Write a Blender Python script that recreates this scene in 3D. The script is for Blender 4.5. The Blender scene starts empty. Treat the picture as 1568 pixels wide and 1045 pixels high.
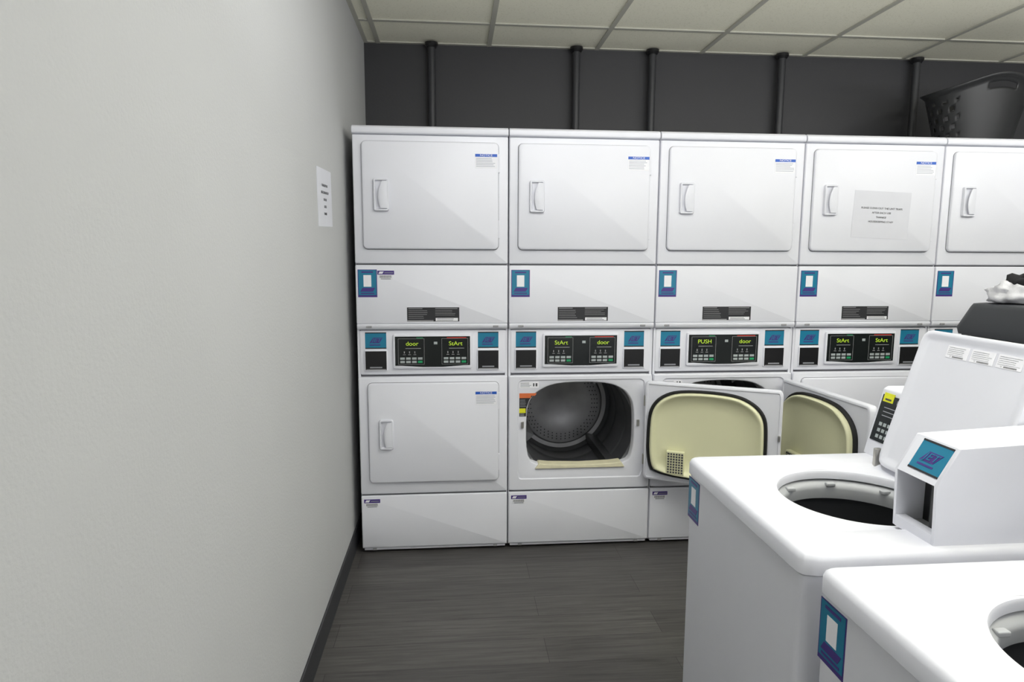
import bpy, math, random
from mathutils import Vector, Matrix, noise
random.seed(4)
scene=bpy.context.scene
col=scene.collection
scene.view_settings.view_transform='Standard'
scene.view_settings.look='None'
scene.view_settings.exposure=0.0

# ------------------------------------------------------------------ materials
def srgb(r,g,b):
    f=lambda c:(c/255/12.92) if c/255<=0.04045 else ((c/255+0.055)/1.055)**2.4
    return (f(r),f(g),f(b),1)
def mat(name,colr,rough=.5,metal=0,spec=.5,emit=None,es=0,coat=0,var=0.0,vscale=6,bump=0,bscale=200):
    m=bpy.data.materials.new(name); m.use_nodes=True
    nt=m.node_tree; b=nt.nodes['Principled BSDF']
    b.inputs['Base Color'].default_value=colr
    b.inputs['Roughness'].default_value=rough
    b.inputs['Metallic'].default_value=metal
    b.inputs['Specular IOR Level'].default_value=spec
    b.inputs['Coat Weight'].default_value=coat
    if emit:
        b.inputs['Emission Color'].default_value=emit; b.inputs['Emission Strength'].default_value=es
    tc=nt.nodes.new('ShaderNodeTexCoord')
    if var>0:
        n=nt.nodes.new('ShaderNodeTexNoise'); n.inputs['Scale'].default_value=vscale; n.inputs['Detail'].default_value=4
        nt.links.new(tc.outputs['Object'],n.inputs['Vector'])
        mr=nt.nodes.new('ShaderNodeMapRange'); mr.inputs[1].default_value=.3; mr.inputs[2].default_value=.7
        mr.inputs[3].default_value=1-var; mr.inputs[4].default_value=1+var
        nt.links.new(n.outputs['Fac'],mr.inputs[0])
        mx=nt.nodes.new('ShaderNodeVectorMath'); mx.operation='SCALE'
        mx.inputs[0].default_value=colr[:3]; nt.links.new(mr.outputs[0],mx.inputs['Scale'])
        nt.links.new(mx.outputs[0],b.inputs['Base Color'])
    if bump>0:
        n2=nt.nodes.new('ShaderNodeTexNoise'); n2.inputs['Scale'].default_value=bscale; n2.inputs['Detail'].default_value=3
        nt.links.new(tc.outputs['Object'],n2.inputs['Vector'])
        bp=nt.nodes.new('ShaderNodeBump'); bp.inputs['Strength'].default_value=bump; bp.inputs['Distance'].default_value=.002
        nt.links.new(n2.outputs['Fac'],bp.inputs['Height']); nt.links.new(bp.outputs[0],b.inputs['Normal'])
    return m
M_white=mat('white_enamel',srgb(225,226,233),rough=.40,spec=.42,var=.014,vscale=3)
M_white2=mat('white_plastic',srgb(225,226,233),rough=.45,var=.01)
M_gap=mat('gap_shadow_gray',srgb(105,105,109),rough=.8)
M_wall=mat('wall_paint_gray',srgb(188,189,189),rough=.75,spec=.25,var=.014,vscale=2.5,bump=.35,bscale=130)
M_dark=mat('wall_paint_charcoal',srgb(55,55,58),rough=.6,var=.04,vscale=3,bump=.2,bscale=90)
M_base=mat('baseboard_rubber',srgb(50,51,54),rough=.5,var=.05)
M_black=mat('black_plastic',srgb(22,22,24),rough=.35,var=.03)
M_panel=mat('display_black',srgb(26,30,30),rough=.25,var=.02)
M_gray=mat('gray_plastic',srgb(150,150,152),rough=.5)
M_lgray=mat('label_line_gray',srgb(150,152,158),rough=.7)
M_faint=mat('label_line_faint',srgb(165,168,180),rough=.7)
M_dline=mat('label_line_dark',srgb(70,70,74),rough=.7)
M_paper=mat('paper_white',srgb(240,240,244),rough=.8,var=.01,vscale=20)
M_paper2=mat('taped_paper',srgb(214,215,222),rough=.5,var=.02,vscale=10)
M_teal=mat('label_teal',srgb(28,122,154),rough=.35,var=.03,vscale=20)
M_purple=mat('label_purple',srgb(72,52,128),rough=.4)
M_blue=mat('label_blue',srgb(38,92,190),rough=.4)
M_blk=mat('label_black',srgb(38,38,42),rough=.5)
M_yel=mat('label_yellow',srgb(225,225,40),rough=.5)
M_org=mat('label_orange',srgb(214,110,60),rough=.5)
M_green=mat('button_green',srgb(30,150,95),rough=.4)
M_btn=mat('button_gray',srgb(165,172,172),rough=.4)
M_red=mat('text_red',srgb(190,50,40),rough=.5,emit=srgb(190,50,40),es=.3)
M_led=mat('led_green',srgb(140,180,40),rough=.4,emit=srgb(195,215,60),es=.5)
M_cream=mat('cream_liner',srgb(227,226,188),rough=.38,var=.02,vscale=4)
M_lint=mat('lint_cream',srgb(228,222,190),rough=.6,var=.05,vscale=30)
M_gasket=mat('gasket_black',srgb(20,20,21),rough=.7)
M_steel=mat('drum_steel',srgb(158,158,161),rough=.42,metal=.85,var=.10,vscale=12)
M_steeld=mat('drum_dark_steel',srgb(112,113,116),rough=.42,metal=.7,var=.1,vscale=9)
M_perf=mat('drum_perforation',srgb(45,45,47),rough=.6)
M_chrome=mat('hinge_metal',srgb(190,188,182),rough=.3,metal=.9)
M_tub=mat('tub_gray',srgb(182,184,186),rough=.45,var=.03)
M_tubin=mat('tub_inside',srgb(84,85,88),rough=.5,metal=.3,var=.05)
M_pipe=mat('pipe_charcoal',srgb(52,53,56),rough=.45,var=.04)
M_basket=mat('basket_charcoal',srgb(30,31,33),rough=.45,var=.05,vscale=8)
M_bin=mat('bin_dark_gray',srgb(54,56,60),rough=.5,var=.05)
M_clothw=mat('cloth_white',srgb(205,205,210),rough=.9,var=.05,vscale=14,bump=.5)
M_clothb=mat('cloth_black',srgb(30,30,34),rough=.95,var=.1,vscale=14,bump=.5)
M_light=mat('light_diffuser',srgb(245,245,245),rough=.6,emit=(.985,.99,1.0,1),es=7.6)
M_grid=mat('ceiling_grid_metal',srgb(190,189,178),rough=.5,var=.01)

def ceiling_mat():
    m=mat('ceiling_tile',srgb(238,236,220),rough=.9,spec=.1)
    nt=m.node_tree;b=nt.nodes['Principled BSDF']
    tc=nt.nodes.new('ShaderNodeTexCoord');n=nt.nodes.new('ShaderNodeTexNoise');n.inputs['Scale'].default_value=160;n.inputs['Detail'].default_value=2
    nt.links.new(tc.outputs['Object'],n.inputs['Vector'])
    r=nt.nodes.new('ShaderNodeValToRGB'); r.color_ramp.elements[0].position=.30; r.color_ramp.elements[1].position=.42
    r.color_ramp.elements[0].color=srgb(232,230,210); r.color_ramp.elements[1].color=srgb(249,247,229)
    nt.links.new(n.outputs['Fac'],r.inputs[0]);nt.links.new(r.outputs[0],b.inputs['Base Color'])
    return m
M_ceil=ceiling_mat()
def floor_mat():
    m=mat('vinyl_plank_floor',srgb(80,78,76),rough=.42,spec=.4)
    nt=m.node_tree;b=nt.nodes['Principled BSDF'];L=nt.links
    tc=nt.nodes.new('ShaderNodeTexCoord')
    br=nt.nodes.new('ShaderNodeTexBrick'); br.inputs['Scale'].default_value=1
    br.inputs['Brick Width'].default_value=1.22; br.inputs['Row Height'].default_value=.152
    br.inputs['Mortar Size'].default_value=.0012; br.inputs['Mortar Smooth'].default_value=.3
    br.inputs['Color1'].default_value=srgb(68,66,65); br.inputs['Color2'].default_value=srgb(79,77,75); br.inputs['Mortar'].default_value=srgb(44,42,42)
    br.offset=.37
    L.new(tc.outputs['Object'],br.inputs['Vector'])
    mp=nt.nodes.new('ShaderNodeMapping'); mp.inputs['Scale'].default_value=(1.3,30,1)
    L.new(tc.outputs['Object'],mp.inputs[0])
    n=nt.nodes.new('ShaderNodeTexNoise'); n.inputs['Scale'].default_value=2.4; n.inputs['Detail'].default_value=8; n.inputs['Roughness'].default_value=.68; n.inputs['Distortion'].default_value=.6
    L.new(mp.outputs[0],n.inputs['Vector'])
    r=nt.nodes.new('ShaderNodeMapRange'); r.inputs[1].default_value=.3; r.inputs[2].default_value=.72; r.inputs[3].default_value=.62; r.inputs[4].default_value=1.6
    L.new(n.outputs['Fac'],r.inputs[0])
    v=nt.nodes.new('ShaderNodeVectorMath'); v.operation='SCALE'; L.new(br.outputs['Color'],v.inputs[0]); L.new(r.outputs[0],v.inputs['Scale'])
    L.new(v.outputs[0],b.inputs['Base Color'])
    bp=nt.nodes.new('ShaderNodeBump'); bp.inputs['Strength'].default_value=.25; bp.inputs['Distance'].default_value=.001
    L.new(n.outputs['Fac'],bp.inputs['Height']); L.new(bp.outputs[0],b.inputs['Normal'])
    return m
M_floor=floor_mat()

# ------------------------------------------------------------------ mesh helpers
def add_obj(name,verts,faces,mats,mi=None,parent=None,bevel=0,seg=2,smooth=True,ang=35):
    me=bpy.data.meshes.new(name); me.from_pydata([tuple(v) for v in verts],[],faces); 
    if not isinstance(mats,(list,tuple)): mats=[mats]
    for m in mats: me.materials.append(m)
    if mi: 
        for p,i in zip(me.polygons,mi): p.material_index=i
    import bmesh
    bm=bmesh.new(); bm.from_mesh(me); bmesh.ops.recalc_face_normals(bm,faces=bm.faces); bm.to_mesh(me); bm.free()
    if smooth:
        for p in me.polygons: p.use_smooth=True
        me.set_sharp_from_angle(angle=math.radians(ang))
    o=bpy.data.objects.new(name,me); col.objects.link(o)
    if parent: o.parent=parent
    if bevel:
        b=o.modifiers.new('bevel','BEVEL'); b.width=bevel; b.segments=seg; b.limit_method='ANGLE'; b.angle_limit=math.radians(40); b.harden_normals=True
    return o
def empty(name,loc=(0,0,0),rotz=0):
    e=bpy.data.objects.new(name,None); e.location=loc; e.rotation_euler=(0,0,rotz); e.empty_display_size=.1; col.objects.link(e); return e
def box(name,x0,x1,y0,y1,z0,z1,m,parent=None,bevel=0,seg=2):
    v=[(x,y,z) for x in(x0,x1) for y in(y0,y1) for z in(z0,z1)]
    f=[(0,1,3,2),(4,6,7,5),(0,4,5,1),(2,3,7,6),(0,2,6,4),(1,5,7,3)]
    return add_obj(name,v,f,m,parent=parent,bevel=bevel,seg=seg)
def boxes(name,lst,m,parent=None,bevel=0):
    V=[];F=[];MI=[]
    mats=m if isinstance(m,(list,tuple)) else [m]
    for it in lst:
        x0,x1,y0,y1,z0,z1=it[:6]; k=len(V); mi=it[6] if len(it)>6 else 0
        V+=[(x,y,z) for x in(x0,x1) for y in(y0,y1) for z in(z0,z1)]
        for f in [(0,1,3,2),(4,6,7,5),(0,4,5,1),(2,3,7,6),(0,2,6,4),(1,5,7,3)]: F.append(tuple(k+i for i in f)); MI.append(mi)
    return add_obj(name,V,F,mats,mi=MI,parent=parent,bevel=bevel)
def rrect(x0,x1,z0,z1,r,n=6):
    P=[]
    for (cx,cz,a0) in [(x1-r,z1-r,0),(x0+r,z1-r,90),(x0+r,z0+r,180),(x1-r,z0+r,270)]:
        for i in range(n+1):
            a=math.radians(a0+90*i/n); P.append((cx+r*math.cos(a),cz+r*math.sin(a)))
    return P
def chaikin(P,it=2):
    for _ in range(it):
        Q=[]
        for i in range(len(P)):
            a=P[i];b=P[(i+1)%len(P)]
            Q.append((a[0]*.75+b[0]*.25,a[1]*.75+b[1]*.25)); Q.append((a[0]*.25+b[0]*.75,a[1]*.25+b[1]*.75))
        P=Q
    return P
def circ(cx,cz,r,n=64): return [(cx+r*math.cos(2*math.pi*i/n),cz+r*math.sin(2*math.pi*i/n)) for i in range(n)]
def raysample(P,c,angs):
    out=[]
    for a in angs:
        d=(math.cos(a),math.sin(a)); best=None
        for i in range(len(P)):
            p=P[i];q=P[(i+1)%len(P)]
            ex,ez=q[0]-p[0],q[1]-p[1]; den=d[0]*ez-d[1]*ex
            if abs(den)<1e-12: continue
            wx,wz=p[0]-c[0],p[1]-c[1]
            t=(wx*ez-wz*ex)/den; s=(wx*d[1]-wz*d[0])/den
            if t>0 and -1e-6<=s<=1+1e-6 and (best is None or t>best): best=t
        out.append((c[0]+d[0]*best,c[1]+d[1]*best))
    return out
def loft(name,loops,mats,mi=None,parent=None,cap0=False,cap1=False,bevel=0,ang=35,closed=True):
    V=[];F=[];MI=[]; n=len(loops[0])
    for l in loops: V+=l
    for k in range(len(loops)-1):
        for i in range(n):
            j=(i+1)%n
            if not closed and j==0: continue
            F.append((k*n+i,k*n+j,(k+1)*n+j,(k+1)*n+i)); MI.append(mi[k] if mi else 0)
    if cap0: F.append(tuple(range(n))); MI.append(mi[0] if mi else 0)
    if cap1: F.append(tuple((len(loops)-1)*n+i for i in range(n))); MI.append(mi[-1] if mi else 0)
    return add_obj(name,V,F,mats,mi=MI,parent=parent,bevel=bevel,ang=ang)
def xz(P,y): return [(p[0],y,p[1]) for p in P]
def xy(P,z): return [(p[0],p[1],z) for p in P]
def inset_rr(x0,x1,z0,z1,r,d): return rrect(x0+d,x1-d,z0+d,z1-d,max(r-d,.001))
def slab(name,x0,x1,z0,z1,r,yb,yf,m,parent,edge=.004):
    """rounded-rect slab in XZ, back at yb, front (toward -y) at yf, with softened front edge"""
    L=[xz(inset_rr(x0,x1,z0,z1,r,0),yb),xz(inset_rr(x0,x1,z0,z1,r,0),yf+edge),xz(inset_rr(x0,x1,z0,z1,r,edge*.3),yf+edge*.3),xz(inset_rr(x0,x1,z0,z1,r,edge),yf)]
    return loft(name,L,m,parent=parent,cap0=True,cap1=True,ang=50)
def prism(name,P,axis,a,b,m,parent=None,bevel=0,seg=2):
    n=len(P); V=[]
    for t in(a,b):
        for p in P: V.append({'y':(p[0],t,p[1]),'x':(t,p[0],p[1]),'z':(p[0],p[1],t)}[axis])
    F=[tuple(range(n)),tuple(range(n,2*n))]+[(i,(i+1)%n,n+(i+1)%n,n+i) for i in range(n)]
    return add_obj(name,V,F,m,parent=parent,bevel=bevel,seg=seg)

# frame: origin o, s axis, t axis, n axis -> 4x4
def frame(o,s,t):
    s=Vector(s).normalized(); t=Vector(t).normalized(); n=s.cross(t)
    return Matrix(((s.x,t.x,n.x,o[0]),(s.y,t.y,n.y,o[1]),(s.z,t.z,n.z,o[2]),(0,0,0,1)))
class Sheet:
    def __init__(s,name,M,parent,th=.0006): s.n=name;s.M=M;s.p=parent;s.V=[];s.F=[];s.MI=[];s.mats=[];s.th=th
    def poly(s,P,m,lv=1):
        if m not in s.mats: s.mats.append(m)
        k=len(s.V); n=len(P); h=s.th*lv
        for z in (0.0,h):
            for p in P: s.V.append(s.M@Vector((p[0],p[1],z)))
        fs=[tuple(range(n-1,-1,-1)),tuple(range(n,2*n))]+[(i,(i+1)%n,n+(i+1)%n,n+i) for i in range(n)]
        for f in fs: s.F.append(tuple(k+i for i in f)); s.MI.append(s.mats.index(m))
        return s
    def rect(s,a,b,c,d,m,lv=1): return s.poly([(a,c),(b,c),(b,d),(a,d)],m,lv)
    def lines(s,a,b,c,d,n,m,lv=2,fill=.45,ragged=.25):
        h=(d-c)/n
        for i in range(n):
            z=d-(i+1)*h; e=b-(b-a)*random.random()*ragged
            s.rect(a,e,z+h*(1-fill)/2,z+h*(1+fill)/2,m,lv)
        return s
    def done(s): return add_obj(s.n,s.V,s.F,s.mats,mi=s.MI,parent=s.p,smooth=False)
def text(body,M,x,z,size,m,parent,h=.0016,align='CENTER',shear=0,name=None,sx=1):
    cu=bpy.data.curves.new(name or 'lettering','FONT'); cu.body=body; cu.size=size; cu.align_x=align; cu.align_y='CENTER'; cu.shear=shear; cu.extrude=.0002
    cu.materials.append(m)
    o=bpy.data.objects.new(name or 'lettering',cu); col.objects.link(o); o.parent=parent
    o.matrix_local=M@Matrix.Translation((x,z,h))@Matrix.Diagonal((sx,1,1,1)); return o

def teal_sticker(M,x0,z0,w,h,parent,name='service_sticker'):
    s=Sheet(name,M,parent)
    s.rect(x0,x0+w,z0,z0+h,M_purple,1)
    s.rect(x0+w*.04,x0+w*.96,z0+h*.08,z0+h*.98,M_teal,2)
    s.rect(x0+w*.30,x0+w*.70,z0+h*.38,z0+h*.80,M_paper,3)
    s.rect(x0+w*.2,x0+w*.8,z0+h*.88,z0+h*.93,M_purple,3)
    s.poly([(x0+w*.12,z0+h*.2),(x0+w*.78,z0+h*.2),(x0+w*.9,z0+h*.34),(x0+w*.24,z0+h*.34)],M_purple,3)
    s.rect(x0+w*.15,x0+w*.85,z0+h*.12,z0+h*.16,M_purple,3)
    s.done()
def teal_logo(M,x0,x1,z0,z1,parent,name='logo_sticker'):
    w=x1-x0;h=z1-z0
    s=Sheet(name,M,parent)
    s.rect(x0,x1,z0,z1,M_teal,1); s.rect(x0,x1,z0,z0+h*.06,M_blk,2); s.rect(x0,x1,z1-h*.06,z1,M_blk,2)
    s.poly([(x0+w*.2,z0+h*.34),(x0+w*.66,z0+h*.34),(x0+w*.84,z0+h*.68),(x0+w*.38,z0+h*.68)],M_purple,2)
    s.rect(x0+w*.2,x0+w*.72,z0+h*.2,z0+h*.26,M_purple,2)
    s.done()
    text('JET',M,x0+w*.52,z0+h*.51,h*.34,M_teal,parent,h=.0019,shear=.3,sx=1.2)
def notice(M,x0,x1,z0,z1,parent):
    h=z1-z0
    s=Sheet('notice_sticker',M,parent); s.rect(x0,x1,z0,z1,M_paper,1); s.rect(x0,x1,z1-h*.2,z1,M_blue,2)
    s.lines(x0+.004,x1-.004,z0+h*.08,z1-h*.26,6,M_faint,2,fill=.3); s.done()
    text('NOTICE',M,(x0+x1)/2,z1-h*.1,h*.2,M_paper,parent,sx=1.25)
def asset_tag(M,x0,z1,parent,w=.075):
    s=Sheet('asset_tag',M,parent)
    s.rect(x0,x0+w,z1-.018,z1,M_purple,1); s.rect(x0+w*.1,x0+w*.9,z1-.04,z1-.018,M_paper,1)
    for i in range(14):
        a=x0+w*.14+i*w*.051
        s.rect(a,a+w*.025,z1-.033,z1-.021,M_dline,2)
    s.rect(x0+w*.2,x0+w*.8,z1-.039,z1-.035,M_lgray,2)
    s.poly([(x0+w*.06,z1-.014),(x0+w*.3,z1-.014),(x0+w*.38,z1-.004),(x0+w*.14,z1-.004)],M_paper,2)
    s.rect(x0+w*.42,x0+w*.94,z1-.011,z1-.008,M_lgray,2)
    s.done()

# ------------------------------------------------------------------ room
XL=-.0392; XR=6.2; YB=.8215; YF=-5.6; ZC=2.578
box('floor',XL-.1,XR+.1,YF-.1,YB+.1,-.1,0,M_floor)
box('wall_left',XL-.1,XL,YF-.1,YB+.1,0,ZC+.1,M_wall)
box('wall_back',XL,XR,YB,YB+.1,0,ZC+.1,M_dark)
box('wall_right',XR,XR+.1,YF-.1,YB+.1,0,ZC+.1,M_wall)
box('wall_front',XL,XR,YF-.1,YF,0,ZC+.1,M_wall)
box('ceiling',XL,XR,YF,YB,ZC,ZC+.08,M_ceil)
def baseboard(name,x0,x1,y0,y1): return box(name,x0,x1,y0,y1,.0,.105,M_base,bevel=.003)
baseboard('baseboard_left',XL,XL+.008,YF,YB)
baseboard('baseboard_back',XL+.008,XR,YB-.008,YB)
baseboard('baseboard_right',XR-.008,XR,YF,YB-.008)
baseboard('baseboard_front',XL+.008,XR-.008,YF,YF+.008)
# ceiling grid
gx0=.0395; gy0=.468; g=.61; bw=.012
bars=[]
k=0
while gx0+k*g<XR: bars.append((gx0+k*g-bw,gx0+k*g+bw,YF,YB,ZC-.007,ZC)); k+=1
k=0
while gy0-k*g>YF: bars.append((XL,XR,gy0-k*g-bw,gy0-k*g+bw,ZC-.0065,ZC)); k+=1
bars.append((XL,XR,YB-.022,YB,ZC-.006,ZC)); bars.append((XL,XL+.022,YF,YB,ZC-.0062,ZC))
boxes('trim_ceiling_grid',bars,M_grid)
def troffer(ix,iy):
    x0=gx0+ix*g+.02; x1=gx0+(ix+1)*g-.02; y1=gy0-iy*g-.02; y0=gy0-(iy+2)*g+.02
    e=empty('ceiling_light_panel',((x0+x1)/2,(y0+y1)/2,ZC))
    a=(x1-x0)/2;b=(y1-y0)/2
    boxes('frame',[(-a,a,-b,-b+.03,-.012,0),(-a,a,b-.03,b,-.012,0),(-a,-a+.03,-b+.03,b-.03,-.012,0),(a-.03,a,-b+.03,b-.03,-.012,0)],M_grid,parent=e)
    box('diffuser',-a+.03,a-.03,-b+.03,b-.03,-.009,-.002,M_light,parent=e)
for ix,iy in [(1,2),(5,2),(1,6),(5,6)]: troffer(ix,iy)
# unseen area lights added to brighten the room, not fixtures of it
def area(name,loc,tgt,sx,sy,power,c=(.985,.99,1.0)):
    ld=bpy.data.lights.new(name,'AREA'); ld.shape='RECTANGLE'; ld.size=sx; ld.size_y=sy; ld.energy=power; ld.color=c
    o=bpy.data.objects.new(name,ld); col.objects.link(o); o.location=loc
    d=(Vector(tgt)-Vector(loc)).normalized(); o.rotation_euler=d.to_track_quat('-Z','Y').to_euler(); return o
area('added_fill_light',(2.2,-5.2,1.9),(1.7,0,1.1),2.4,1.2,30)  # added fill from behind the camera, no such lamp in the room
area('added_ceiling_fill',(2.9,-1.95,2.02),(2.9,-1.72,2.9),4.2,.25,80)  # added out of view to brighten the ceiling, no fixture hangs here

# wall pipes
for x in (.331,1.136,1.571,2.333,3.155):
    e=empty('vent_pipe',(x,.775,0))
    c=circ(0,0,.021,24)
    loft('pipe',[xy(c,.02),xy(c,ZC-.012)],M_pipe,parent=e,cap0=True,cap1=True)
    c2=circ(0,0,.036,24); c3=circ(0,0,.026,24)
    loft('collar',[xy(c3,ZC-.035),xy(c2,ZC-.022),xy(c2,ZC-.009)],M_black,parent=e,cap0=True,cap1=True)

# ------------------------------------------------------------------ dryers
W=.6937
OPEN=chaikin([(.087,.655),(.097,.73),(.15,.785),(.24,.817),(.46,.817),(.55,.785),(.598,.73),(.61,.655),(.61,.475),(.575,.405),(.125,.405),(.087,.475)],2)
OC=(.348,.61)
ANG=sorted([2*math.pi*i/96 for i in range(96)])
def handle(x0,x1,z0,z1,y,parent):
    c=((x0+x1)/2,(z0+z1)/2)
    L=[xz(inset_rr(x0,x1,z0,z1,.010,0),y),xz(inset_rr(x0,x1,z0,z1,.010,0),y-.009),xz(inset_rr(x0,x1,z0,z1,.010,.003),y-.013),
       xz(inset_rr(x0,x1,z0,z1,.010,.008),y-.013),xz(inset_rr(x0,x1,z0,z1,.010,.013),y-.002)]
    loft('handle_bezel',L,M_white2,parent=parent,cap1=True,ang=50)
    zc=(z0+z1)/2; hh=(z1-z0)/2-.012
    V=[];F=[];n=10
    for i in range(n+1):
        t=-1+2*i/n; z=zc+hh*t; xe=x0+.022+.014*t*t+.004*t
        V+=[(x1-.008,y-.003,z),(x1-.008,y-.014,z),(xe+.010,y-.021+.006*t*t,z),(xe,y-.016,z),(xe+.004,y-.012,z)]
    for i in range(n):
        for j in range(5):
            k=(j+1)%5; F.append((i*5+j,i*5+k,(i+1)*5+k,(i+1)*5+j))
    F+=[(0,1,2,3,4),tuple(n*5+j for j in range(5))]
    add_obj('handle_grip',V,F,M_white2,parent=parent,ang=50)
def door_closed(x0,x1,z0,z1,parent,tag):
    slab(tag+'_door_gap',x0-.002,x1+.002,z0-.003,z1+.002,.022,.004,-.0008,M_gap,parent,edge=.0005)
    slab(tag+'_door',x0,x1,z0,z1,.020,-.0005,-.014,M_white,parent,edge=.006)
    boxes(tag+'_hinges',[(x1-.002,x1+.006,-.012,-.0005,z1-.13,z1-.05),(x1-.002,x1+.006,-.012,-.0005,z0+.05,z0+.13)],M_white2,parent=parent,bevel=.002)
def open_door(parent,hx,phi,z0,z1,w):
    e=bpy.data.objects.new('open_door',None); col.objects.link(e); e.parent=parent; e.location=(hx,-.016,0); e.rotation_euler=(0,0,phi); e.empty_display_size=.05
    x0,x1=-w,0
    c=(-w/2+.020,.588)
    shape=[(c[0]+(p[0]-OC[0])*.985,c[1]-.002+(p[1]-OC[1])*1.0) for p in OPEN]
    A=sorted(ANG+[math.atan2(z-c[1],x-c[0])%(2*math.pi) for x in (x0,x1) for z in (z0,z1)])
    def S(k): return [(c[0]+(p[0]-c[0])*k,c[1]+(p[1]-c[1])*k) for p in raysample(shape,c,A)]
    R=lambda d: raysample(inset_rr(x0,x1,z0,z1,.020,d),c,A)
    loft('door_pan',[xz(R(.006),-.014),xz(R(.001),-.011),xz(R(0),-.006),xz(R(0),.020),xz(R(.004),.024),xz(R(.012),.024),xz(R(.014),.020),xz(S(1.03),.020)],M_white,parent=e,cap0=True,ang=50)
    loft('gasket',[xz(S(1.04),.020),xz(S(1.04),.030),xz(S(1.02),.036),xz(S(.985),.034),xz(S(.98),.020)],M_gasket,parent=e,ang=50)
    loft('liner',[xz(S(.985),.020),xz(S(.975),.046),xz(S(.955),.054),xz(S(.93),.054),xz(S(.90),.046),xz(S(.84),.034),xz(S(.6),.028),xz(S(.3),.026),xz(S(.02),.026)],M_cream,parent=e,cap1=True,ang=60)
    holes=[]
    for i in range(6):
        for j in range(8):
            holes.append((-.190+i*.0125,-.190+i*.0125+.0078,.034,.0580,.405+j*.0125,.405+j*.0125+.0078))
    box('lint_grille',-.195,-.113,.03,.0565,.398,.508,M_cream,parent=e,bevel=.003)
    boxes('lint_grille_holes',holes,M_dline,parent=e)
    boxes('hinge_arms',[(-.012,.006,-.004,.022,z1-.12,z1-.07),(-.012,.006,-.004,.022,z0+.07,z0+.12)],M_chrome,parent=e,bevel=.002)
    boxes('door_strike',[(x0+.004,x0+.014,.022,.034,.60,.625)],M_chrome,parent=e)
    handle(x0+.05,x0+.115,.514,.656,-.014,e)
    return e
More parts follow.
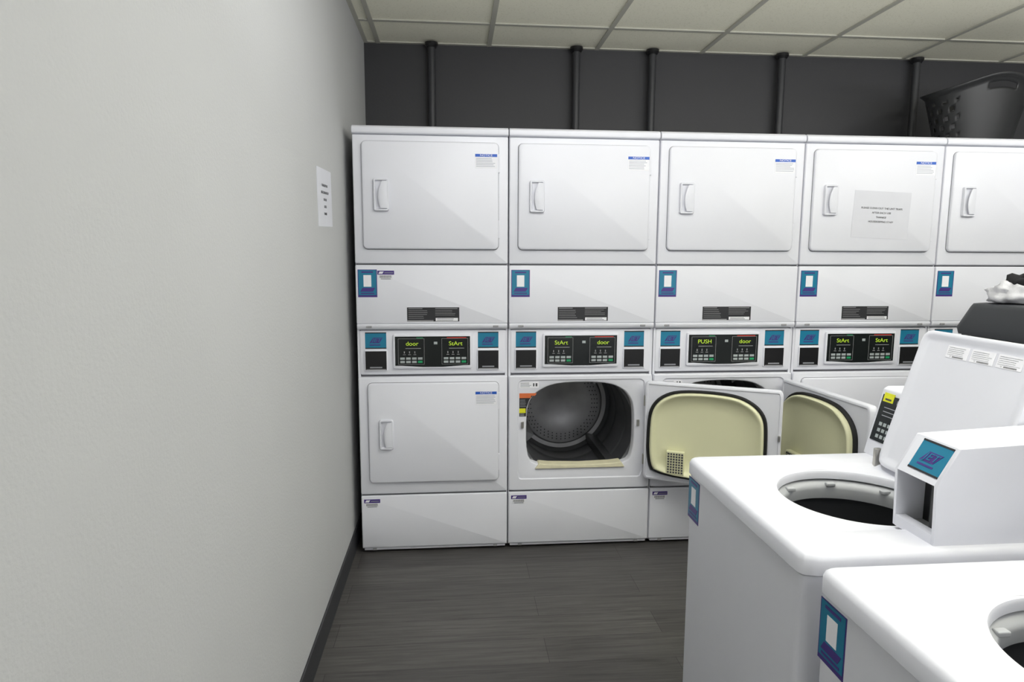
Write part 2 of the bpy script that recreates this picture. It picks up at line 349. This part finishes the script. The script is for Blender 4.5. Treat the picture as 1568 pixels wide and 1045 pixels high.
def make_dryer(x,open_phi=None,d1='StArt',d2='door',extra=None):
    D=empty('stacked_dryer',(x,0,0))
    F0=frame((0,0,0),(1,0,0),(0,0,1))
    FU=frame((0,-.014,0),(1,0,0),(0,0,1))
    FC=frame((0,.018,0),(1,0,0),(0,0,1))
    boxes('leveling_feet',[(a,a+.04,b,b+.04,0,.02) for a in(.05,W-.09) for b in(.05,.63)],M_gray,parent=D)
    boxes('lower_cabinet',[(.001,.012,.02,.71,.018,1.075),(W-.012,W-.001,.02,.71,.018,1.075),(.012,W-.012,.698,.71,.018,1.075),(.012,W-.012,.022,.698,.018,.03),(.012,W-.012,.04,.698,1.06,1.075)],M_white,parent=D)
    slab('kick_panel',.002,W-.002,.026,.284,.006,.03,0,M_white,D,edge=.005)
    boxes('kick_flange',[(.01,W-.01,.008,.03,.012,.026)],M_white2,parent=D,bevel=.003)
    boxes('base_screws',[(.05,.068,.003,.01,.014,.022),(W-.068,W-.05,.003,.01,.014,.022)],M_gray,parent=D)
    boxes('seam_lower',[(.006,W-.006,.012,.03,.282,.294)],M_gap,parent=D)
    if open_phi is None:
        slab('lower_front_panel',.002,W-.002,.292,.852,.008,.04,0,M_white,D,edge=.005)
        door_closed(.045,.650,.350,.826,D,'lower')
        handle(.095,.160,.514,.656,-.014,D)
        notice(FU,.541,.640,.719,.782,D)
    else:
        A=sorted(ANG+[math.atan2(zz-OC[1],xx-OC[0])%(2*math.pi) for xx in (.002,W-.002,.048,.652) for zz in (.292,.852)])
        R=lambda a,b,c_,d,r,ins: raysample(inset_rr(a,b,c_,d,r,ins),OC,A)
        o=raysample(OPEN,OC,A)
        def S(k): return [(OC[0]+(p[0]-OC[0])*k,OC[1]+(p[1]-OC[1])*k) for p in o]
        loft('lower_front_panel',[xz(R(.002,W-.002,.292,.852,.008,0),.04),xz(R(.002,W-.002,.292,.852,.008,0),.005),xz(R(.002,W-.002,.292,.852,.008,.005),0),
              xz(R(.045,.655,.346,.832,.022,0),0),xz(R(.045,.655,.346,.832,.022,.004),.006),xz(S(1.025),.006),xz(S(1.01),.008),xz(S(1.0),.014),xz(S(1.0),.05)],M_white,parent=D,ang=40)
        cc=(.348,.585); rr=.275
        def C(r): return raysample(circ(cc[0],cc[1],r,96),OC,A) 
        def Cs(r): return [(cc[0]+r*math.cos(a),cc[1]+r*math.sin(a)) for a in A]
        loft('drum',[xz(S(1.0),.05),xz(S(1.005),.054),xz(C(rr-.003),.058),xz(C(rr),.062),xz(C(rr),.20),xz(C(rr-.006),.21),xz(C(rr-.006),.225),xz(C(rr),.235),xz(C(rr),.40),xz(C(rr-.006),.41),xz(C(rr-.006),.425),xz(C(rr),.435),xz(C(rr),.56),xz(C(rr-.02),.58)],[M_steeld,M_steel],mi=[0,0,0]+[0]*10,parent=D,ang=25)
        loft('drum_back',[xz(Cs(rr-.018),.578),xz(Cs(.235),.582),xz(Cs(.225),.572),xz(Cs(.10),.568),xz(Cs(.09),.572),xz(Cs(.002),.572)],[M_steel],parent=D,cap1=True,ang=25)
        perf=[]
        for rk,nk in ((.205,52),(.190,48),(.175,44)):
            for i in range(nk):
                a=2*math.pi*i/nk; px=cc[0]+rk*math.cos(a); pz=cc[1]+rk*math.sin(a)
                perf.append((px-.0026,px+.0026,.568,.576,pz-.0026,pz+.0026))
        boxes('drum_perforations',perf,M_perf,parent=D)
        for k_ in range(3):
            a=math.radians(-50+120*k_); ca,sa=math.cos(a),math.sin(a)
            V=[]
            for yy in (.07,.56):
                for (rr_,tt) in ((rr,-.035),(rr-.03,-.018),(rr-.055,0),(rr-.03,.018),(rr,.035)):
                    V.append((cc[0]+rr_*ca-tt*sa,yy,cc[1]+rr_*sa+tt*ca))
            Fc=[(i,i+1,5+i+1,5+i) for i in range(4)]+[(0,1,2,3,4),(5,6,7,8,9)]
            add_obj('drum_baffle',V,Fc,M_steeld,parent=D)
        Pt=[(.13,.398),(.15,.424),(.20,.418),(.35,.413),(.50,.418),(.55,.424),(.568,.398)]
        prism('lint_filter',Pt,'y',-.004,.06,M_lint,parent=D,bevel=.003)
        boxes('door_latch',[(.062,.074,-.004,.008,.60,.63),(.622,.634,-.003,.008,.60,.63)],M_chrome,parent=D)
        s=Sheet('data_label',frame((0,.006,0),(1,0,0),(0,0,1)),D)
        s.rect(.053,.145,.792,.822,M_paper,1); s.lines(.058,.110,.796,.819,4,M_lgray,2,fill=.4); s.rect(.118,.124,.80,.815,M_dline,2); s.rect(.13,.138,.80,.815,M_dline,2); s.done()
        s=Sheet('warning_label',frame((0,.006,0),(1,0,0),(0,0,1)),D)
        s.poly([(.053,.655),(.085,.655),(.088,.70),(.10,.735),(.125,.765),(.053,.765)],M_blk,1); s.poly([(.053,.755),(.128,.755),(.135,.767),(.053,.767)],M_org,2); s.rect(.053,.108,.744,.755,M_org,2)
        s.lines(.056,.086,.70,.738,5,M_lgray,2,fill=.25); s.rect(.053,.083,.672,.694,M_yel,2); s.lines(.056,.082,.657,.670,2,M_lgray,2); s.done()
        open_door(D,.658,open_phi,.350,.826,.606)
    slab('control_fascia',.010,W-.010,.862,1.070,.010,.045,.018,M_white,D,edge=.004)
    box('seam_control',.004,W-.004,.03,.05,.85,.864,M_gap,parent=D)
    for (a,b) in ((.036,.132),(.554,.650)):
        teal_logo(FC,a,b,.984,1.060,D)
        slab('coin_window_frame',a-.005,b+.005,.880,.978,.006,.02,.012,M_white2,D,edge=.002)
        s=Sheet('card_reader_window',frame((0,.012,0),(1,0,0),(0,0,1)),D); s.rect(a,b,.885,.973,M_black,1); s.rect(a+.003,b-.003,.885,.889,M_gray,2)
        s.rect(a+.02,b-.02,.894,.900,M_lgray,2); s.done()
    slab('display_bezel',.162,.527,.890,1.052,.010,.02,.008,M_white2,D,edge=.003)
    FD=frame((0,.008,0),(1,0,0),(0,0,1))
    s=Sheet('display_panel',FD,D)
    s.poly([(.172,.905),(.20,.905),(.30,.898),(.39,.898),(.49,.905),(.517,.905),(.517,1.041),(.172,1.041)],M_panel,1)
    for (a,b) in ((.186,.306),(.386,.508)):
        for r_ in ((a,b,1.030,1.0312),(a,b,.910,.9112),(a,a+.0012,.910,1.03),(b-.0012,b,.910,1.03)): s.rect(*r_,M_gray,2)
        w_=(b-a-.012)/4
        for i in range(4):
            for j in range(2):
                m_=M_green if (i==3 and j==0) else M_btn
                s.rect(a+.006+i*w_+.003,a+.006+(i+1)*w_-.003,.917+j*.016,.9275+j*.016,m_,2)
        for i in range(3): s.rect(a+.026+i*.024,a+.030+i*.024,.962,.972,M_gray,2); s.rect(a+.022+i*.024,a+.034+i*.024,.955,.9575,M_gray,2)
    s.rect(.35,.366,1.004,1.016,M_btn,2)
    s.rect(.27,.30,1.033,1.036,M_green,2); s.rect(.41,.50,1.033,1.036,M_red,2); s.rect(.22,.29,.984,.9865,M_gray,2); s.rect(.42,.49,.984,.9865,M_gray,2)
    s.done()
    text(d1,FD,.250,1.007,.027,M_led,D,h=.002,name='display_digits',sx=1.08); text(d2,FD,.450,1.007,.027,M_led,D,h=.002,name='display_digits',sx=1.08)
    box('upper_cabinet',.001,W-.001,.02,.71,1.075,1.945,M_white,parent=D,bevel=.004)
    boxes('seam_upper',[(.006,W-.006,.01,.03,1.365,1.378)],M_gap,parent=D)
    P=[(.03,1.074),(.03,1.100),(-.001,1.100),(-.003,1.094),(0,1.082),(.008,1.074)]
    prism('upper_base_lip',P,'x',.003,W-.003,M_white,parent=D,bevel=.002)
    boxes('lip_screws',[(.045,.07,-.005,.002,1.083,1.092),(W-.07,W-.045,-.005,.002,1.083,1.092)],M_gray,parent=D,bevel=.002)
    slab('access_panel',.002,W-.002,1.100,1.368,.006,.03,0,M_white,D,edge=.004)
    slab('upper_front_panel',.002,W-.002,1.375,1.940,.006,.03,0,M_white,D,edge=.005)
    T=[(.0,1.943),(-.008,1.947),(-.010,1.957),(-.008,1.970),(.004,1.979),(.03,1.981),(.71,1.981),(.71,1.943)]
    prism('top_panel',T,'x',.001,W-.001,M_white,parent=D,bevel=.003)
    door_closed(.042,.648,1.440,1.912,D,'upper')
    handle(.092,.160,1.607,1.750,-.014,D)
    notice(FU,.543,.641,1.800,1.862,D)
    teal_sticker(F0,.012,1.223,.086,.125,D)
    s=Sheet('instruction_label',F0,D)
    s.rect(.230,.468,1.111,1.176,M_blk,1); s.lines(.236,.325,1.122,1.165,5,M_gray,2,fill=.2); s.lines(.358,.455,1.137,1.165,4,M_gray,2,fill=.2)
    s.rect(.236,.30,1.169,1.172,M_gray,2); s.rect(.358,.46,1.169,1.172,M_gray,2)
    s.rect(.230,.350,1.1115,1.117,M_gray,2); s.rect(.360,.462,1.113,1.127,M_paper,2); s.lines(.366,.456,1.114,1.126,2,M_dline,3,fill=.3); s.done()
    asset_tag(F0,.015,.268,D)
    if extra: extra(D,F0,FU)
    return D
PW=.6957
def ex1(D,F0,FU): asset_tag(F0,.10,1.343,D)
def ex4(D,F0,FU):
    M=FU@Matrix.Translation((.385,1.612,0))@Matrix.Rotation(math.radians(-2),4,'Z')
    s=Sheet('paper_sign',M,D); s.rect(-.142,.142,-.110,.110,M_paper2,1.5); s.done()
    for i,t in enumerate(['PLEASE CLEAN OUT THE LINT TRAPS','AFTER EACH USE','THANKS!','HOUSEKEEPING STAFF']):
        text(t,M,0,.030-.021*i,.0125,M_dline,D,name='sign_text')
make_dryer(0,None,'door','StArt',ex1)
make_dryer(PW,math.radians(153),'StArt','door')
make_dryer(PW*2,math.radians(95),'PUSH','door')
make_dryer(PW*3,None,'StArt','StArt',ex4)
make_dryer(PW*4,None,'StArt','StArt')
make_dryer(PW*5,None,'StArt','StArt')

# paper on left wall
e=empty('wall_notice_paper',(XL,-.443,1.625))
Mw=frame((0,0,0),(0,1,0),(0,0,1))
Mw=Mw@Matrix.Rotation(math.radians(2),4,'Z')
s=Sheet('sheet',Mw,e,th=.001); s.rect(-.138,.138,-.106,.106,M_paper2,1); s.done()
for i,t in enumerate(['PLEASE KEEP THIS','AREA CLEAN AND TIDY','FOR OUR','GUESTS','THANKS']):
    text(t,Mw,0,.045-.026*i,.0135,M_dline,e,name='sheet_text')

# ------------------------------------------------------------------ washers (front faces -x in local frame; x depth, y width 0..-wd)
def make_washer(x,y,rotz=0,lid_open=True):
    D=empty('top_load_washer',(x,y,0),rotz)
    wd=.632; dp=.70; zt=.8464
    hc=(.322,-.302); hr=.182
    corners=[(a,b) for a in(0,dp) for b in(0,-wd)]
    A=sorted(ANG+[math.atan2(b-hc[1],a-hc[0])%(2*math.pi) for a,b in corners]+[math.atan2(b-hc[1],a-hc[0])%(2*math.pi) for a in(.09,.50) for b in (-.095,-.525)])
    O=lambda d: raysample(inset_rr(0,dp,-wd,0,.028,d),hc,A)
    Rc=lambda d: raysample(inset_rr(.095,.510,-.530,-.092,.05,d),hc,A)
    Cc=lambda r: [(hc[0]+r*math.cos(a),hc[1]+r*math.sin(a)) for a in A]
    loft('deck',[xy(O(.004),zt-.046),xy(O(0),zt-.042),xy(O(0),zt-.014),xy(O(.004),zt-.005),xy(O(.012),zt),
        xy(Rc(0),zt),xy(Rc(.004),zt-.002),xy(Rc(.014),zt-.010),xy(Rc(.020),zt-.0115),xy(Cc(hr+.012),zt-.0118),xy(Cc(hr+.003),zt-.013),xy(Cc(hr),zt-.018),xy(Cc(hr),zt-.034),xy(Cc(hr+.006),zt-.036)],M_white,parent=D,ang=40)
    loft('tub_ring',[xy(Cc(hr+.02),zt-.037),xy(Cc(hr+.004),zt-.040),xy(Cc(hr-.012),zt-.048),xy(Cc(hr-.015),zt-.058),xy(Cc(hr-.010),zt-.085),xy(Cc(hr+.01),zt-.090)],M_tub,parent=D,ang=50)
    clips=[]
    for a in (35,80,125,170,260,310):
        a=math.radians(a); px=hc[0]+(hr-.013)*math.cos(a); py=hc[1]+(hr-.013)*math.sin(a)
        clips.append((px-.012,px+.012,py-.008,py+.008,zt-.05,zt-.040))
    boxes('tub_ring_clips',clips,M_tub,parent=D,bevel=.003)
    loft('wash_basket',[xy(Cc(hr+.008),zt-.088),xy(Cc(hr+.02),zt-.12),xy(Cc(hr+.02),.36),xy(Cc(hr-.02),.33),xy(Cc(.02),.34)],M_tubin,parent=D,cap1=True)
    loft('agitator',[xy(Cc(.13),.342),xy(Cc(.07),.37),xy(Cc(.04),.42),xy(Cc(.032),.54),xy(Cc(.022),.56)],M_tubin,parent=D,cap1=True)
    Cb=lambda d: raysample(inset_rr(.006,dp-.004,-wd+.005,-.005,.022,d),hc,A)
    loft('cabinet',[xy(Cb(.01),.025),xy(Cb(0),.03),xy(Cb(0),zt-.044)],M_white,parent=D,cap0=True,ang=40)
    boxes('leveling_feet',[(a,a+.04,b,b+.04,0,.028) for a in(.05,dp-.09) for b in(-wd+.05,-.09)],M_gray,parent=D)
    P=[(.53,zt-.002),(.578,1.035),(.590,1.042),(.685,1.042),(.694,1.034),(.694,zt-.002)]
    yc0=-.496; yc1=.002
    prism('console',P,'y',yc0,yc1,M_white,parent=D,bevel=.004)
    t=Vector((.048,0,.189)).normalized()
    Mc=frame((.53-.0005,0,zt),(0,-1,0),t)
    s=Sheet('control_display',Mc,D)
    s.poly([(.010,.045),(.30,.045),(.30,.180),(.010,.180)],M_panel,2)
    s.rect(.016,.058,.160,.186,M_yel,3)
    s.rect(.025,.05,.165,.170,M_dline,4)
    s.rect(.075,.12,.160,.172,M_gray,3)
    for i in range(4):
        for j in range(3): s.rect(.03+i*.018,.042+i*.018,.055+j*.018,.065+j*.018,M_btn,3)
    s.lines(.03,.11,.115,.15,3,M_lgray,3,fill=.2); s.done()
    text('PUSH',Mc,.18,.13,.03,M_led,D,h=.003,name='display_digits')
    # coin drop box
    y0,y1=-.612,-.490
    prof=[(.278,zt-.004),(.274,.967),(.317,1.042),(.60,1.056),(.69,1.056),(.69,zt-.004)]
    for nm,a,b in (('coin_box_side_near',y0,y0+.008),('coin_box_side_far',y1-.008,y1)): prism(nm,prof,'y',a,b,M_white,parent=D,bevel=.0015)
    roof=[(.274,.967),(.317,1.042),(.60,1.056),(.69,1.056),(.69,1.05),(.60,1.05),(.322,1.036),(.282,.967)]
    prism('coin_box_hood',roof,'y',y0+.007,y1-.007,M_white,parent=D)
    boxes('coin_box_cavity',[(.34,.346,y0+.008,y1-.008,zt+.006,1.035,0),(.284,.345,y0+.008,y1-.008,zt-.004,zt+.008,1),(.278,.30,y0+.008,y1-.008,zt-.004,zt+.020,2),(.30,.345,y0+.008,y0+.045,zt+.008,.955,0)],[M_black,M_tub,M_white],parent=D)
    boxes('coin_box_back',[(.66,.69,y0+.007,y1-.007,zt,1.05)],M_white,parent=D)
    ta=Vector((.043,0,.075)).normalized()
    Ma=frame((.274,0,.967),(0,-1,0),ta)
    teal_logo(Ma,-y1+.028,-y0-.010,.014,.082,D,'coin_box_sticker')
    # lid
    L=bpy.data.objects.new('lid',None); col.objects.link(L); L.parent=D; L.location=(.494,0,zt+.004); L.empty_display_size=.05
    ly0,ly1=-.484,-.118
    if lid_open: L.rotation_euler=(0,math.radians(106.6),0)
    hcx=(-.19,(ly0+ly1)/2)
    A2=sorted(ANG+[math.atan2(b-hcx[1],a-hcx[0])%(2*math.pi) for a in(-.385,0) for b in(ly0,ly1)])
    Q=lambda d: raysample(inset_rr(-.385,0,ly0,ly1,.03,d),hcx,A2)
    loft('lid_shell',[xy(Q(.012),.022),xy(Q(.003),.018),xy(Q(0),.010),xy(Q(0),-.004),xy(Q(.004),-.006),xy(Q(.012),-.006),xy(Q(.020),-.001),xy(Q(.03),.0)],M_white,parent=L,cap0=True,cap1=True,ang=50)
    Ml=frame((-.385,0,-.001),(0,-1,0),(1,0,0))
    s=Sheet('lid_warning_label',Ml,L)
    for k_ in range(3):
        a=.215+k_*.078; s.rect(a,a+.07,.03,.062,M_paper,1.5); s.lines(a+.004,a+.066,.033,.056,5,M_lgray,2.2,fill=.35); s.poly([(a+.012,.056),(a+.02,.056),(a+.016,.061)],M_dline,2.2); s.rect(a+.022,a+.058,.0565,.0605,M_gray,2.2)
    s.done()
    boxes('lid_hinge',[(.488,.506,-.116,-.104,zt-.006,zt+.045)],M_chrome,parent=D,bevel=.003)
    Mf=frame((.006,0,0),(0,-1,0),(0,0,1))
    teal_sticker(Mf,.012,.675,.08,.118,D)
    return D
make_washer(1.1024,-1.2581)
make_washer(1.1075,-1.9280)
make_washer(2.528,-1.890,math.pi,lid_open=False)
make_washer(2.528,-2.560,math.pi,lid_open=False)

# ------------------------------------------------------------------ laundry basket on dryers
def laundry_basket(loc):
    D=empty('laundry_basket',loc)
    N=120; Rn=26; V=[];F=[]
    H=.29
    for j in range(Rn+1):
        t=j/Rn
        for i in range(N):
            a=2*math.pi*i/N
            bump=.05*max(0,abs(math.sin(a))**5) -.02*abs(math.cos(a))**4
            z=t*(H+bump); fl=.022*max(0,(t-.93)/.07)
            ax=.175+.075*t+fl; ay=.135+.05*t+fl
            V.append((ax*math.cos(a),ay*math.sin(a),z))
    for j in range(Rn):
        for i in range(N):
            a=360*(i+.5)/N
            cut=False
            for c_ in (90,270):
                if abs(a-c_)<19 and 21<=j<=22: cut=True
            for c_ in (0,180,360):
                if abs(a-c_)<38 and 5<=j<=20 and j%4 in(0,1) and int(i)%6 in ((0,1) if (j//4)%2 else (3,4)): cut=True
            if not cut: F.append((j*N+i,j*N+(i+1)%N,(j+1)*N+(i+1)%N,(j+1)*N+i))
    F.append(tuple(range(N)))
    o=add_obj('tub',V,F,M_basket,parent=D); m=o.modifiers.new('s','SOLIDIFY'); m.thickness=.004
    V=[];F=[]
    for j in range(9):
        t=j/8
        for i in range(40):
            a=2*math.pi*i/40
            q=1+.08*t if j<7 else (.6 if j==7 else .05)
            z=.01+.22*min(t,.8)+(.02 if j>6 else 0)
            k=1+.05*noise.noise(Vector((math.cos(a)*3,math.sin(a)*3,t*4)))
            V.append((.155*q*k*math.cos(a),.118*q*k*math.sin(a),z))
    for j in range(8):
        for i in range(40): F.append((j*40+i,j*40+(i+1)%40,(j+1)*40+(i+1)%40,(j+1)*40+i))
    F.append(tuple(range(40)))
    add_obj('laundry',V,F,M_clothw,parent=D,ang=180)
laundry_basket((3.18,.33,1.985))

# ------------------------------------------------------------------ tall trash can behind washers
D=empty('trash_can',(2.78,-.72,0))
def rl(hx,hy,r,z): return xy(rrect(-hx,hx,-hy,hy,r),z)
loft('can_body',[rl(.19,.15,.04,.01),rl(.20,.16,.04,.03),rl(.255,.20,.05,1.12),rl(.255,.20,.05,1.13)],M_black,parent=D,cap0=True,cap1=True,ang=50)
loft('can_lid',[rl(.262,.208,.05,1.10),rl(.285,.228,.055,1.105),rl(.29,.232,.055,1.13),rl(.262,.205,.06,1.215),rl(.255,.20,.06,1.228),rl(.235,.18,.06,1.232),rl(.10,.08,.04,1.234)],M_bin,parent=D,cap0=True,cap1=True,ang=60)
def garment(name,loc,sx,sy,sz,m,seed,parent=None):
    V=[];F=[];n=36;k=18
    for j in range(k+1):
        ph=math.pi*j/k
        for i in range(n):
            a=2*math.pi*i/n
            d=Vector((math.sin(ph)*math.cos(a),math.sin(ph)*math.sin(a),math.cos(ph)))
            r=1+.38*noise.noise(d*2.3+Vector((seed,0,0)))+.2*noise.noise(d*6+Vector((0,seed,0)))
            z=d.z*r*sz
            V.append((d.x*r*sx,d.y*r*sy,max(z,-sz*.45)))
    for j in range(k):
        for i in range(n): F.append((j*n+i,j*n+(i+1)%n,(j+1)*n+(i+1)%n,(j+1)*n+i))
    o=add_obj(name,V,F,m,parent=parent,ang=180)
    o.location=loc; return o
G=empty('folded_garment',(2.67,-.63,1.234))
garment('white_cloth',(-.035,0,.028),.085,.09,.055,M_clothw,3,G)
garment('black_cloth',(.025,-.01,.055),.09,.085,.07,M_clothb,8,G)

# ------------------------------------------------------------------ world + camera
w=bpy.data.worlds.new('World'); scene.world=w; w.use_nodes=True
w.node_tree.nodes['Background'].inputs[0].default_value=(.5,.5,.5,1); w.node_tree.nodes['Background'].inputs[1].default_value=.3
pi_,ya,ro=.1284,.0884,.0041
Fv=Vector((math.sin(ya)*math.cos(pi_),math.cos(ya)*math.cos(pi_),-math.sin(pi_)))
Rv=Vector((math.cos(ya),-math.sin(ya),0)); Uv=Rv.cross(Fv)
R2=Rv*math.cos(ro)+Uv*math.sin(ro); U2=-Rv*math.sin(ro)+Uv*math.cos(ro)
cd=bpy.data.cameras.new('camera'); cam=bpy.data.objects.new('camera',cd); col.objects.link(cam)
cd.sensor_width=36; cd.lens=1004.3/1568*36; cd.clip_start=.05
B=-Fv
cam.matrix_world=Matrix(((R2.x,U2.x,B.x,.4445),(R2.y,U2.y,B.y,-3.0205),(R2.z,U2.z,B.z,1.4093),(0,0,0,1)))
scene.camera=cam
